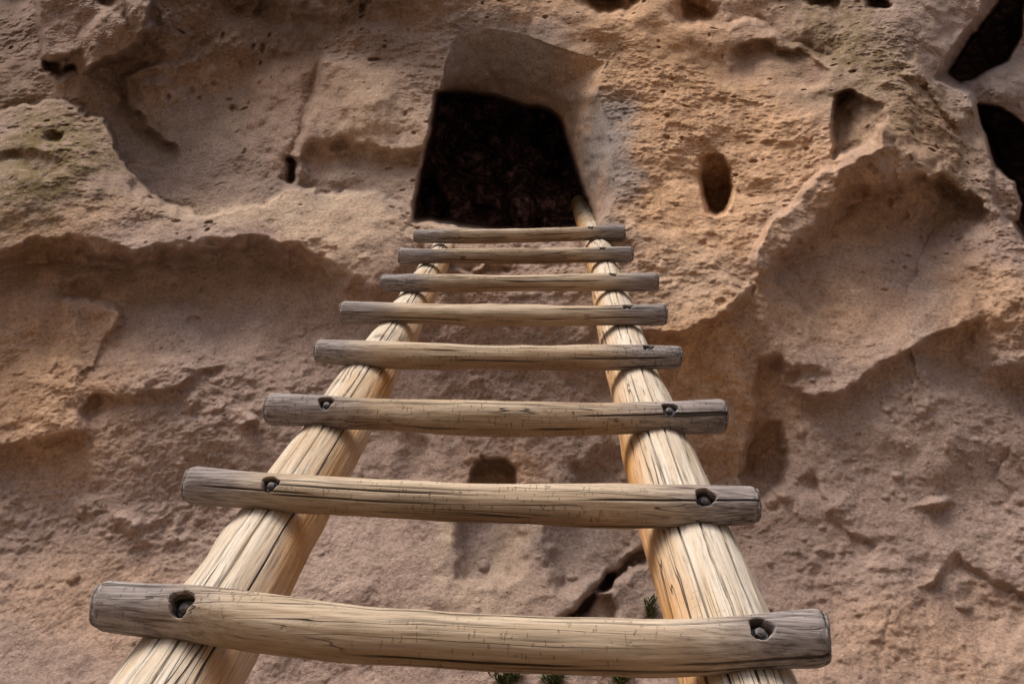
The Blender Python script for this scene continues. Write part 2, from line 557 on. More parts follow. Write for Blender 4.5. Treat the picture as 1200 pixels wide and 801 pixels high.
    m = polymask([(672, 545), (700, 528), (730, 530), (735, 575), (670, 575)], x, y, 24)
    D -= .04 * m
    groove(D, [(775, 628), (752, 646), (735, 662), (716, 678), (700, 690), (688, 702), (668, 718), (648, 735)], .10, 6, x, y)
    blob(D, 715, 680, 10, 8, -40, -.12, x, y, 3)
    m = polymask([(655, 728), (690, 698), (718, 694), (724, 712), (716, 745), (660, 745)], sx, sy, 8)
    D -= .08 * m
    # --- lower right
    step_feat(D, [(925, 480), (945, 472), (985, 458), (1030, 430), (1080, 402), (1120, 384), (1160, 372)][::-1], .045, 60, 5, x, y)
    blob(D, 1130, 420, 55, 30, 20, -.05, x, y)
    blob(D, 935, 443, 9, 8, 0, -.03, x, y, 3)
    step_feat(D, [(950, 555), (965, 580), (985, 608), (1010, 625), (1040, 640)], -.016, 40, 4, x, y)
    step_feat(D, [(1118, 648), (1145, 670), (1172, 684), (1215, 705)], -.022, 45, 4, x, y)
    groove(D, [(1055, 700), (1042, 735), (1028, 770), (1026, 800)], .006, 2.5, x, y)
    groove(D, [(1180, 520), (1160, 560), (1200, 600)], .008, 3.5, x, y)
    blob(D, 1093, 587, 16, 8, -10, .04, x, y, 3)
    blob(D, 1102, 676, 10, 9, 0, .03, x, y, 3)
    blob(D, 918, 577, 14, 7, 0, .025, x, y, 3)
    blob(D, 1185, 425, 40, 18, 0, .05, x, y)
    # --- the small hole right of the cave
    m = polymask([(822, 190), (832, 184), (848, 186), (857, 200), (858, 222), (855, 238), (849, 247), (840, 249), (832, 246), (827, 230), (822, 205)], sx, sy, 10)
    blob(D, 840, 205, 30, 36, 0, -.03, x, y)
    D -= (.055 + .24 * sstep(190, 240, sy)) * m
    blob(D, 885, 225, 22, 16, 0, -.04, x, y)
    # --- dark clefts at the right edge
    m1 = polymask([(1112, 88), (1130, 62), (1152, 30), (1172, 2), (1180, -60), (1330, -80), (1320, 0), (1198, 8), (1196, 45), (1182, 72), (1160, 86), (1140, 96), (1126, 98)], sx, sy, 6)
    m2 = polymask([(1148, 124), (1175, 128), (1200, 150), (1300, 190), (1320, 380), (1210, 296), (1188, 262), (1182, 235), (1160, 180)], sx, sy, 6)
    # rock column beyond the clefts stands further back
    mb = polymask([(1100, 92), (1150, 20), (1180, -80), (1400, -120), (1400, 420), (1215, 300), (1170, 190), (1140, 110)], sx, sy, 10)
    D = D * (1 - mb) + (-.25 + .0 * D) * mb
    blob(D, 1175, 110, 40, 26, 0, .12, x, y)
    D = D - .7 * np.maximum(m1, m2)
    # column foot that pokes in front of the lower cleft
    m3 = polymask([(1160, 205), (1170, 200), (1188, 215), (1197, 240), (1192, 258), (1182, 262), (1168, 240)], sx, sy, 6)
    D = D * (1 - m3) + (.0) * m3
    # --- the cut reveal and the cave
    dout, _, _ = pl_dist(CAVE_OUT, sx, sy, True)
    mo = in_poly(CAVE_OUT, sx, sy)
    din, _, _ = pl_dist(CAVE_IN, sx, sy, True)
    mi = in_poly(CAVE_IN, sx, sy)
    tt = np.where(mo & ~mi, dout / (dout + din + 1e-6), 0.0)
    tt = np.where(mi, 1.0, tt)
    rev = -.19 * tt
    D = np.where(mo | mi, D * (1 - tt) + (.05 * (1 - tt) - .21 * tt) * tt + rev * (1 - tt) * .6, D)
    D += -.012 * np.exp(-(dout / 5) ** 2) * 0
    # floor/sill strip just inside
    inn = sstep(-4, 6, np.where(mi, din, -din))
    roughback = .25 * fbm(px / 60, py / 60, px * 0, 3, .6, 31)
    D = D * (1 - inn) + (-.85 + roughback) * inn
    return D, inn, mo & ~mi, np.maximum(m1, m2) * (1 - m3)


RB = rbf_fit(BASE)
LR = rbf_fit(LEDGE)


def axis_samples(a0, a1, step, lo, hi, growth=1.07, maxstep=.25):
    core = list(np.arange(a0, a1, step))
    s, p, left = step, a0, []
    while p > lo:
        s = min(s * growth, maxstep)
        p -= s
        left.append(p)
    s, p, right = step, core[-1], []
    while p < hi:
        s = min(s * growth, maxstep)
        p += s
        right.append(p)
    return np.array(left[::-1] + core + right)


def cell_bumps(u, v, size, prob, seed, rmin, rmax):
    """rounded bumps scattered on a jittered grid -> height in units of their radius"""
    out = np.zeros(u.shape, np.float32)
    cu, cv = np.floor(u / size).astype(np.int64), np.floor(v / size).astype(np.int64)
    for du in (-1, 0, 1):
        for dv in (-1, 0, 1):
            iu, iv = cu + du, cv + dv
            z = np.zeros_like(iu)
            h = _hash(iu, iv, z, seed)
            jx = (iu + .15 + .7 * _hash(iu, iv, z + 1, seed)) * size
            jy = (iv + .15 + .7 * _hash(iu, iv, z + 2, seed)) * size
            r = rmin + (rmax - rmin) * _hash(iu, iv, z + 3, seed) ** 2
            asp = .6 + .8 * _hash(iu, iv, z + 4, seed)
            d2 = ((u - jx) / (r * asp)) ** 2 + ((v - jy) / (r / asp)) ** 2
            k = np.where(h < prob, np.sqrt(np.clip(1 - d2, 0, 1)) * r, 0)
            out = np.maximum(out, k.astype(np.float32))
    return out


def ae2px(a, e):
    # point direction (a, 1, e) -> photo pixel
    zc = CP + e * SP
    yc = -SP + e * CP
    return CXP + F * a / zc, CYP - F * yc / zc


def px2ae(px, py):
    cx, cy = (px - CXP) / F, (CYP - py) / F
    yh = CP - cy * SP
    return cx / yh, (SP + cy * CP) / yh


def build_cliff():
    A = axis_samples(-1.06, 1.06, .0020, -3.2, 3.2)
    E = axis_samples(.27, 1.66, .00185, -.62, 4.2)
    a, e = np.meshgrid(A, E)
    shp = a.shape
    a, e = a.ravel(), e.ravel()
    px, py = ae2px(a, e)
    D, inn, reveal, cleft = depth(px, py)
    Yd = YW - D
    edge = np.maximum(np.abs(a) - 2.6, 0) * 3 + np.maximum(e - 3.6, 0) * 3
    Yd = Yd + edge
    X, Y, Z = Yd * a, Yd, CAMZ + Yd * e
    # natural relief evaluated in space
    k = 1 - inn * .6
    n = .036 * fbm(X * 2.1, Y * 2.1, Z * 2.1, 3, .5, 41)
    n = n + .009 * fbm(X * 7, Y * 7, Z * 7, 3, .55, 43)
    lowmask = sstep(300, 520, py)
    rg = ridged(X * 11 + 5, Y * 11, Z * 14, 3, 47)
    smz = np.zeros(len(px))
    for cx, cy, rx, ry in ((240, 150, 110, 100), (1050, 300, 120, 80), (200, 330, 240, 45), (430, 205, 80, 30), (600, 70, 90, 50), (690, 190, 40, 80), (590, 640, 120, 60), (110, 60, 60, 40)):
        smz = np.maximum(smz, np.exp(-(((px - cx) / rx) ** 2 + ((py - cy) / ry) ** 2) ** 2))
    rough = np.clip(.22 + .85 * sstep(-.35, .55, fbm(X * 3.1 + 4, Y * 3.1, Z * 3.1, 3, .55, 49)), 0, 1.25) * (1 - .7 * smz)
    n = n + .0026 * rg * rough
    chip = fbm(X * 26, Y * 26, Z * 34, 3, .6, 51)
    n = n + rough * (.0034 * chip + .0024 * np.maximum(chip, 0.15))
    n = n + .0020 * fbm(X * 46 + Z * 20, Y * 46, Z * 46 - X * 12, 2, .6, 58) * (.4 + .6 * lowmask) * rough * 1.2
    n = n + (.0006 + .0010 * rough) * fbm(X * 85, Y * 85, Z * 90, 2, .6, 55)
    # flakes: terraced noise gives broken edges
    fl = fbm(X * 6 + 2, Y * 6, Z * 7, 4, .6, 61) * 4
    ter = (np.floor(fl) + sstep(.25, .75, fl - np.floor(fl))) / 4
    patch = sstep(-.1, .5, fbm(X * 1.7 + 9, Y * 1.7, Z * 1.7, 2, .5, 63))
    n = n + .020 * (ter - fl / 4) * patch
    # vesicles and pebbles
    fr = sstep(.0, .6, fbm(X * 2.6, Y * 2.6, Z * 2.6, 2, .5, 67) + .25 * (1 - lowmask))
    pit = cell_bumps(X, Z, .045, .20, 71, .004, .014)
    n = n - pit * 1.0 * fr * (1 - .8 * lowmask)
    pit2 = cell_bumps(X + 5, Z, .25, .10, 73, .008, .024)
    n = n - pit2 * .9 * (1 - lowmask)
    peb = cell_bumps(X, Z + 3, .05, .38, 77, .003, .011)
    n = n + peb * .9 * lowmask * sstep(-.3, .3, fbm(X * 1.5, Y, Z * 1.5, 2, .5, 79))
    peb2 = cell_bumps(X + 2, Z + 3, .15, .32, 81, .007, .022)
    n = n + peb2 * .8 * lowmask
    n = n * k
    n = np.where(reveal, n * .45, n)
    Yd = Yd - n
    X, Y, Z = Yd * a, Yd, CAMZ + Yd * e
    co = np.stack([X, Y, Z], 1).astype(np.float32)
    nr, nc = shp
    idx = np.arange(nr * nc).reshape(shp)
    q = np.stack([idx[:-1, :-1], idx[:-1, 1:], idx[1:, 1:], idx[1:, :-1]], -1).reshape(-1, 4)
    me = bpy.data.meshes.new('cliff')
    me.vertices.add(len(co))
    me.vertices.foreach_set('co', co.ravel())
    me.loops.add(q.size)
    me.loops.foreach_set('vertex_index', q.ravel().astype(np.int32))
    me.polygons.add(len(q))
    me.polygons.foreach_set('loop_start', np.arange(0, q.size, 4, dtype=np.int32))
    me.polygons.foreach_set('use_smooth', np.ones(len(q), bool))
    me.update()
    # colour zones of the rock
    wx = 30 * fbm(X * 3, Y * 3, Z * 3, 4, .6, 91)
    wy = 30 * fbm(X * 3 + 7, Y * 3, Z * 3, 4, .6, 92)
    gx, gy = px + wx, py + wy

    def zone(lst):
        o = np.zeros(len(px))
        for cx, cy, rx, ry, s in lst:
            u = ((gx - cx) / rx) ** 2 + ((gy - cy) / ry) ** 2
            o = np.maximum(o, s * np.exp(-u ** 1.5))
        return o
    ochre = zone([(770, 90, 150, 140, 1), (790, 220, 130, 110, 1), (880, 150, 110, 90, .9), (640, 10, 110, 40, .9), (830, 440, 90, 130, .95), (40, 440, 110, 110, .8),
                  (950, 380, 90, 70, .6), (1150, 350, 90, 60, .7), (1060, 170, 80, 80, .5), (60, 260, 120, 40, .5), (500, 330, 100, 60, .25),
                  (120, 700, 120, 60, .35), (1080, 770, 160, 60, .4), (580, 560, 40, 40, .5), (980, 250, 80, 60, .5), (260, 110, 170, 100, .3), (440, 150, 80, 90, .4), (600, 20, 120, 60, .6), (420, 255, 120, 50, .4), (780, 330, 120, 60, .6)])
    lichen = zone([(60, 170, 110, 70, 1), (20, 240, 100, 40, .6), (120, 235, 70, 40, .4), (1020, 60, 70, 50, .9), (985, 30, 60, 50, .7), (1070, 130, 60, 60, .55),
                   (1120, 190, 40, 60, .4), (960, 60, 20, 40, .8), (180, 250, 50, 20, .3)])
    brown_zone = zone([(320, 2, 200, 52, 1), (450, 12, 90, 46, .9), (15, 40, 50, 70, .8), (170, 60, 40, 50, .4), (880, 85, 90, 30, .3), (960, 75, 40, 20, .35)])  # dark brown patches, mostly along the top at left
    grey = zone([(600, 70, 100, 50, .9), (700, 180, 34, 90, 1), (420, 200, 80, 40, .5), (240, 150, 90, 80, .5), (330, 200, 60, 40, .4), (580, 640, 60, 40, .35), (690, 640, 50, 40, .35), (1180, 110, 60, 60, .6)])  # grey rock, plus painted shade on the reveals and in the low niches
    pale = zone([(400, 248, 110, 24, .8), (290, 258, 100, 20, .7), (440, 280, 40, 30, .5), (780, 330, 90, 50, .35), (535, 268, 50, 14, .9), (527, 640, 16, 60, .7), (630, 640, 18, 70, .7), (580, 710, 90, 36, .45), (455, 140, 60, 70, .45), (470, 255, 60, 50, .5)])  # pale rock, plus painted light on the pillars between the low niches
    soot_shade = np.maximum(inn, cleft * .7)  # sooty cave, and shade painted dark into the clefts
    for nm, (r, g, b) in (('tint', (ochre, lichen, soot_shade)), ('tint2', (brown_zone, grey, pale))):
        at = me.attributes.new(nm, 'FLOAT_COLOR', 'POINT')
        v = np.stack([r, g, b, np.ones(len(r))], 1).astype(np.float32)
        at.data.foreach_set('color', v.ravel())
    me.materials.append(ROCK)
    ob = bpy.data.objects.new('cliff', me)
    col.objects.link(ob)
    ob['kind'] = 'structure'
    return ob


cliff = build_cliff()


bpy.context.view_layer.update()


def wallpoint(px, py, off=0.0):
    """point of the finished rock surface met from the viewpoint"""
    o = Vector((0, 0, CAMZ))
    d = Vector(cam2world(ray_cam(px, py))) - o
    d.normalize()
    hit, loc, nrm, _ = cliff.ray_cast(o, d)
    return loc - d * off


# ------------------------------------------------------------------ ground
def build_ground():
    xs = axis_samples(-4, 4, .08, -45, 45, 1.15, 3)
    ys = axis_samples(-2, 5.0, .08, -60, 8, 1.15, 3)
    x, y = np.meshgrid(xs, ys)
    shp = x.shape
    x, y = x.ravel(), y.ravel()
    z = .02 * fbm(x * 1.2, y * 1.2, x * 0, 4, .5, 3) + .25 * sstep(.6, 2.8, y) + np.maximum(-y - 6, 0) * .5 * (1 + .15 * fbm(x * .08, y * .08, x * 0, 3, .5, 4))  # far slope behind the camera is added to cut low sky light
    co = np.stack([x, y, z], 1)
    idx = np.arange(len(x)).reshape(shp)
    q = np.stack([idx[:-1, :-1], idx[:-1, 1:], idx[1:, 1:], idx[1:, :-1]], -1).reshape(-1, 4)
    me = bpy.data.meshes.new('ground')
    me.from_pydata([tuple(c) for c in co], [], [tuple(int(k) for k in f) for f in q])
    me.polygons.foreach_set('use_smooth', np.ones(len(q), bool))
    me.materials.append(DIRT)
    ob = bpy.data.objects.new('ground', me)
    col.objects.link(ob)
    ob['kind'] = 'structure'


build_ground()

# ------------------------------------------------------------------ ladder
Dv = np.array([38.0, 296.0, 1050.0])
Dv /= np.linalg.norm(Dv)
Rv = np.array([1.0, -.012, -.075])
Rv -= Dv * (Rv @ Dv)
Rv /= np.linalg.norm(Rv)
Nv = np.cross(Rv, Dv)
if Nv[1] < 0:
    Nv = -Nv
P0 = ray_cam(560, 751) * .80
OFF = .066                        # rung axis stands this far above the rail axis


def on_plane(px, py, lift=0.0):
    r = ray_cam(px, py)
    t = (Nv @ (P0 + Nv * lift)) / (Nv @ r)
    return r * t


def W(v):
    return Vector(cam2world(v))


def mesh_tube(name, cl, rad, seg, cap_round, seed, noise_amp, bolts, Xax, Nax, org, mat, flank_fn, checks=()):
    """a log: cl = list of centre points in local space (x along), rad = radii; displaced like peeled wood"""
    n = len(cl)
    cl = np.array(cl)
    rad = np.array(rad)
    th = np.linspace(0, 2 * math.pi, seg, endpoint=False)
    X = np.repeat(cl[:, 0][:, None], seg, 1)
    CT, ST = np.cos(th)[None], np.sin(th)[None]
    arcs = X
    r0 = rad[:, None]
    yy, zz = r0 * CT, r0 * ST
    nz = noise_amp * (fbm(arcs * 5 + seed, yy * 14, zz * 14, 3, .5, 101)) + noise_amp * .22 * fbm(arcs * 4 + seed, yy * 90, zz * 90, 3, .6, 105)
    # lumps where branches were trimmed
    rs = random.Random(seed * 13 + 1)
    L = cl[-1, 0] - cl[0, 0]
    for _ in range(max(2, int(abs(L) / .16))):
        bx, bt = cl[0, 0] + rs.random() * L, rs.random() * 6.283
        da = np.abs((th[None] - bt + math.pi) % (2 * math.pi) - math.pi) * r0
        nz = nz + .0022 * rs.uniform(.4, 1.2) * np.exp(-((arcs - bx) / .022) ** 2 - (da / .016) ** 2)
    # drying checks: narrow grooves along the grain
    chk_m = np.zeros_like(nz)
    for (c0, c1, ct, wd, dp) in checks:
        wav = ct + .045 * fbm(arcs[:, :1] * 4 + seed, arcs[:, :1] * 0, arcs[:, :1] * 0 + ct, 3, .5, 111)
        da = np.abs((th[None] - wav + math.pi) % (2 * math.pi) - math.pi) * r0
        tp = sstep(c0, c0 + .06, arcs) * (1 - sstep(c1 - .06, c1, arcs))
        nz = nz - dp * tp * np.clip(1 - da / wd, 0, 1)
        chk_m = np.maximum(chk_m, tp * np.clip(1.35 - da / wd, 0, 1))
    rr = r0 + nz
    Yl = cl[:, 1][:, None] + rr * CT
    Zl = cl[:, 2][:, None] + rr * ST
    hole = np.zeros_like(X)
    for (bx, tilt, hr, hd) in bolts:
        ci = np.argmin(np.abs(cl[:, 0] - bx))
        ax = np.array([0, -math.sin(tilt), math.cos(tilt)])
        q = np.stack([X - bx, Yl - cl[ci, 1], Zl - cl[ci, 2]], -1)
        h = q @ ax
        radial = q - h[..., None] * ax
        d = np.linalg.norm(radial, axis=-1)
        ang = np.arctan2(radial @ np.array([0, math.cos(tilt), math.sin(tilt)]), radial[..., 0])
        lim = hr * (1 + .10 * np.sin(ang * 3 + bx * 50) + .06 * np.sin(ang * 5 + 1))
        m = sstep(lim + .0016, lim - .0016, d) * (h > 0)
        floor = rad[ci] - hd
        mv = np.maximum(h - floor, 0) * m
        Yl = Yl - mv * ax[1]
        Zl = Zl - mv * ax[2]
        hole = np.maximum(hole, m * (h > 0))
    verts = np.stack([X, Yl, Zl], -1).reshape(-1, 3)
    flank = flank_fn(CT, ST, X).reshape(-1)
    hole = hole.reshape(-1)
    crk = list(chk_m.reshape(-1))
    cap = np.zeros(len(verts))
    verts = list(map(tuple, verts))
    flank, hole, cap = list(flank), list(hole), list(cap)
    faces = []
    for i in range(n - 1):
        for j in range(seg):
            k = (j + 1) % seg
            faces.append((i * seg + j, i * seg + k, (i + 1) * seg + k, (i + 1) * seg + j))
    for endi, sgn in ((0, -1), (n - 1, 1)):
        prev = [endi * seg + j for j in range(seg)]
        ctr = cl[endi]
        r_end = rad[endi]
        for f, dx in ((.975, .0016), (.93, .0032), (.66, .0034), (.40, .0055), (.18, .0050)):
            dx = dx * cap_round
            cur = []
            for j in range(seg):
                b = verts[endi * seg + j]
                v = (b[0] + sgn * (dx + .0008 * math.sin(j / seg * 6.283 * 3 + seed + f * 9)), ctr[1] + (b[1] - ctr[1]) * f, ctr[2] + (b[2] - ctr[2]) * f)
                cur.append(len(verts))
                verts.append(v)
                flank.append(0)
                hole.append(0)
                cap.append(1.0 if f < .93 else .5)
            for j in range(seg):
                k = (j + 1) % seg
                fc = (prev[j], prev[k], cur[k], cur[j])
                faces.append(fc if sgn < 0 else fc[::-1])
            prev = cur
        verts.append((cl[endi, 0] + sgn * .005 * cap_round, ctr[1], ctr[2]))
        flank.append(0)
        hole.append(0)
        cap.append(1)
        c = len(verts) - 1
        for j in range(seg):
            k = (j + 1) % seg
            faces.append((prev[j], prev[k], c) if sgn < 0 else (prev[k], prev[j], c))
    crk += [0.0] * (len(verts) - len(crk))
    # orientation: x axis along the tube, ring CCW seen from +x -> flip side faces
    ns = (n - 1) * seg
    faces = [f[::-1] for f in faces]
    me = bpy.data.meshes.new(name)
    me.from_pydata(verts, [], faces)
    me.polygons.foreach_set('use_smooth', np.ones(len(faces), bool))
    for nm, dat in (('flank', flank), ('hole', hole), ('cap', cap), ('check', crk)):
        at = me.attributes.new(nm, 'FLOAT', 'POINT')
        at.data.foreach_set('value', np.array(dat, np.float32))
    me.materials.append(mat)
    ob = bpy.data.objects.new(name, me)
    col.objects.link(ob)
    return ob


def frame(Xw, Nw, org):
    Xw = Vector(Xw).normalized()
    Zw = (Vector(Nw) - Xw * Vector(Nw).dot(Xw)).normalized()
    Yw_ = Zw.cross(Xw)
    m = Matrix((Xw, Yw_, Zw)).transposed().to_4x4()
    m.translation = org
    return m


def catmull(pts, n):
    P = np.array(pts, float)
    d = np.concatenate([[0], np.cumsum(np.linalg.norm(np.diff(P, axis=0), axis=1))])
    t = np.linspace(0, d[-1], n)
    if len(P) < 3:
        return np.stack([np.interp(t, d, P[:, k]) for k in range(P.shape[1])], 1)
    # natural smoothing: interpolate then blur
    out = np.stack([np.interp(t, d, P[:, k]) for k in range(P.shape[1])], 1)
    w = max(3, n // (len(P) * 2)) | 1
    ker = np.hanning(w + 2)[1:-1]
    ker /= ker.sum()
    pad = np.concatenate([2 * out[:1] - out[1:w // 2 + 1][::-1], out, 2 * out[-1:] - out[-w // 2:-1][::-1]]) if w > 1 else out
    pad = pad[:len(out) + w - 1]
    sm = np.stack([np.convolve(pad[:, k], ker, 'valid') for k in range(P.shape[1])], 1)[:n]
    return sm


Dw = camdir(Dv)
Rw = camdir(Rv)
Nw = camdir(Nv)

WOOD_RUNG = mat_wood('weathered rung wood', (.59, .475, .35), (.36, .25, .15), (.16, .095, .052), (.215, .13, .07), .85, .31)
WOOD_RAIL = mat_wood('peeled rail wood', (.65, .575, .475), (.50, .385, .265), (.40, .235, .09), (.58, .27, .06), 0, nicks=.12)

# rail centre lines, photo pixels on the rail plane
lr = [(230, 790), (309, 651), (368, 553), (421, 449), (456, 399), (482, 354), (506, 320), (524, 291)]
rr_ = [(847, 790), (808, 650), (779, 550), (752, 450), (733, 393), (718, 350), (706, 317), (697, 287), (679, 236)]


def fit_line(pts):
    P = np.array([on_plane(x, y, -OFF) for x, y in pts])
    c = P.mean(0)
    u, s, vt = np.linalg.svd(P - c)
    d = vt[0]
    if d[2] < 0:
        d = -d
    return c, d, P


foot_z = .02
ladder = bpy.data.objects.new('log_ladder', None)
col.objects.link(ladder)
ladder['label'] = 'weathered log ladder with bolted rungs leaning up the cliff to the dark cave opening'
ladder['category'] = 'ladder'

rails = []
for pts, topx, r_bot, r_top, sd in ((lr, None, .0545, .040, 3), (rr_, (679, 238), .0535, .042, 8)):
    c, d, P = fit_line(pts)
    cw, dw = cam2world(c), camdir(d)
    top_s = float((on_plane(*(topx or (526, 276)), -OFF) - c) @ d)
    bot_s = (foot_z - cw[2]) / dw[2]
    s1 = float((on_plane(*pts[0], -OFF) - c) @ d)
    rails.append((c, d, cw, dw, bot_s, top_s, s1, r_bot, r_top, sd))

foot = (Vector(rails[0][2] + rails[0][3] * rails[0][4]) + Vector(rails[1][2] + rails[1][3] * rails[1][4])) / 2
ladder.location = foot
ladder_inv = Matrix.Translation(-foot)


def adopt(o, parent, world):
    o.parent = parent
    o.matrix_parent_inverse = Matrix.Identity(4)
    o.matrix_local = (parent.matrix_basis if parent.parent is None else parent.parent.matrix_basis @ parent.matrix_basis).inverted() @ world


for (c, d, cw, dw, b, t_, s1, rb_, rt_, sd) in rails:
    L = t_ - b
    n = int(L / .008)
    xs = np.linspace(-L / 2, L / 2, n)
    mid = cw + dw * (b + t_) / 2
    # radius tapers upward; same taper continued to the foot
    fr = (xs + (b + t_) / 2 - s1) / (t_ - s1)
    rad = rb_ + (rt_ - rb_) * fr
    rad = np.clip(rad, .03, .07)
    cl = np.stack([xs, .006 * np.sin(xs * 2.3 + sd), .004 * np.sin(xs * 3.1 + sd * 2)], 1)
    inward = 1 if sd == 3 else -1      # which flank faces between the rails

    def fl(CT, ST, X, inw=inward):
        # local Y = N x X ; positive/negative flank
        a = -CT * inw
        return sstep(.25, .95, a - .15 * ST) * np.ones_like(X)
    if sd == 3:
        chk = [(-L / 2, L / 2 - .2, 1.72, .0011, .012), (-L / 2, .15, 1.32, .0009, .009), (.1, L / 2, 1.95, .0010, .007), (-.5, .3, 2.3, .0008, .006)]
    else:
        chk = [(-L / 2, L / 2 - .1, 1.62, .0011, .012), (-L / 2, -.1, 1.15, .0010, .009), (-L / 2, .25, 2.1, .0009, .009), (.1, .9, 1.3, .0008, .006)]
    o = mesh_tube('rail', cl, rad, 300, 1.6, sd, .0030, (), None, None, None, WOOD_RAIL, fl, chk)
    adopt(o, ladder, frame(dw, Nw, Vector(mid)))

# rungs: centreline pixels, thickness in px, bolts (photo x)
RUNGS = [
    ([(112, 708), (220, 717), (300, 729), (420, 743), (540, 752), (650, 757), (750, 759), (830, 757), (900, 751), (972, 746)], 66, 62, (222, 888)),
    ([(217, 568), (320, 576), (450, 585), (560, 589), (680, 592), (780, 593), (892, 592)], 47, 45, (322, 824)),
    ([(310, 479), (400, 483), (500, 488), (600, 491), (700, 491), (780, 489), (853, 487)], 39, 40, (385, 783)),
    ([(368, 411), (440, 415), (520, 418), (600, 419), (700, 419), (801, 418)], 30, 29, (759,)),
    ([(398, 366), (470, 367), (560, 369), (650, 370), (783, 369)], 26, 26, (735,)),
    ([(445, 331), (520, 332), (600, 332), (680, 331), (773, 330)], 21, 22, (718,)),
    ([(466, 300), (540, 300), (600, 300), (680, 299), (743, 298)], 19, 19, (706,)),
    ([(484, 277), (560, 277), (620, 276), (680, 274), (733, 272)], 17, 17, (692,)),
]


def rung_log(P3, r_mid, r_end, bolts_s, seed):
    """P3: centre points in camera space"""
    Pw = np.array([cam2world(p) for p in P3])
    a, b = Pw[0], Pw[-1]
    xw = (b - a) / np.linalg.norm(b - a)
    mid = (a + b) / 2
    M = frame(xw, Nw, Vector(mid))
    Mi = np.array(M.inverted())
    loc = np.stack([Mi[:3, :3] @ p + Mi[:3, 3] for p in Pw])
    L = np.linalg.norm(b - a) - .014
    # denser samples near the bolts
    xs = np.linspace(-L / 2, L / 2, 240)
    extra = [np.linspace(bx - .022, bx + .022, 30) for bx in bolts_s]
    xs = np.unique(np.round(np.concatenate([xs] + extra), 5)) if extra else xs
    order = np.argsort(loc[:, 0])
    lx = loc[order]
    dense = catmull(lx, 400)
    cl = np.stack([xs, np.interp(xs, dense[:, 0], dense[:, 1]), np.interp(xs, dense[:, 0], dense[:, 2])], 1)
    e = np.abs(xs) / (L / 2)
    rad = r_mid + (r_end - r_mid) * sstep(.5, 1, e)
    rad = rad - .0022 * sstep(.985, 1.0, e)

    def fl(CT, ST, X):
        return sstep(-.45, .45, -ST) * .9 * np.ones_like(X)  # aged brown underside, widened upward as painted shade on the lower half
    rs = random.Random(seed)
    chk = []
    for _ in range(9):
        c0 = rs.uniform(-L / 2, L / 2 - .1)
        chk.append((c0, c0 + rs.uniform(.1, .32), rs.uniform(.9, 3.9), rs.uniform(.0007, .0013), rs.uniform(.002, .0045)))
    tl = R(30) if seed < 23 or seed >= 50 else R(14)
    rv = random.Random(seed * 7 + 5)
    bl = [(bx, tl + R(rv.uniform(-7, 7)), .0106 * rv.uniform(.9, 1.1) * r_mid / .026, .015 * rv.uniform(.85, 1.25) * r_mid / .026) for bx in bolts_s]
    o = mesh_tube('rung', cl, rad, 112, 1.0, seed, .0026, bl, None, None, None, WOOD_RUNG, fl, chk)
    adopt(o, ladder, M)
    for (bx, tilt, hr, hd) in bl:
        ci = int(np.argmin(np.abs(cl[:, 0] - bx)))
        ax = Vector((0, -math.sin(tilt), math.cos(tilt)))
        base = Vector((bx, cl[ci, 1], cl[ci, 2])) + ax * (rad[ci] - hd - .001)
        bo = make_bolt(hr, rv.uniform(0, 1), rv.uniform(.72, .92))
        bo.parent = o
        bo.matrix_local = frame((1, 0, 0), ax, base)
    return o


def make_bolt(hr, turn=0.0, size=1.0):
    """washer with a domed nut and a stub of thread"""
    s = hr * size
    prof_w = [(0.92 * s, 0), (0.94 * s, .0012), (0.88 * s, .0020), (.60 * s, .0022)]
    verts, faces = [], []
    seg = 36

    def ring(r, z, hexa=0.0):
        i0 = len(verts)
        for j in range(seg):
            a = j / seg * 2 * math.pi + turn
            k = math.cos(math.pi / 6) / math.cos(((a + math.pi / 6) % (math.pi / 3)) - math.pi / 6)
            rr = r * (1 - hexa + hexa * k)
            verts.append((rr * math.cos(a), rr * math.sin(a), z))
        return i0
    rings = [ring(r, z) for r, z in prof_w]
    rings += [ring(.60 * s, .0024, 1), ring(.60 * s, .0060, 1), ring(.54 * s, .0074, .7), ring(.34 * s, .0080), ring(.33 * s, .0084), ring(.26 * s, .0086)]
    for a, b in zip(rings[:-1], rings[1:]):
        for j in range(seg):
            k = (j + 1) % seg
            faces.append((a + j, a + k, b + k, b + j))
    verts.append((0, 0, .0088))
    for j in range(seg):
        faces.append((rings[-1] + j, rings[-1] + (j + 1) % seg, len(verts) - 1))
    me = bpy.data.meshes.new('bolt')
    me.from_pydata(verts, [], faces)
    me.materials.append(METAL)
    o = bpy.data.objects.new('bolt', me)
    col.objects.link(o)
    return o


axis_pts = []
for i, (pts, tm, te, bx) in enumerate(RUNGS):
    P3 = [on_plane(x, y) for x, y in pts]
    dep = np.mean([p[2] for p in P3])
    r_mid, r_end = tm * dep / F / 2, te * dep / F / 2
    a, b = np.array(P3[0]), np.array(P3[-1])
    L = np.linalg.norm(b - a)
    print('rung', i, 'depth %.2f len %.3f dia %.4f' % (dep, L, r_mid * 2))
    bs = []
    for x in bx:
        ys = np.interp(x, [p[0] for p in pts], [p[1] for p in pts])
        p = on_plane(x, ys)
        bs.append(float((p - (a + b) / 2) @ (b - a) / L))
    rung_log(P3, r_mid, r_end, bs, 20 + i)
    axis_pts.append((a, b))
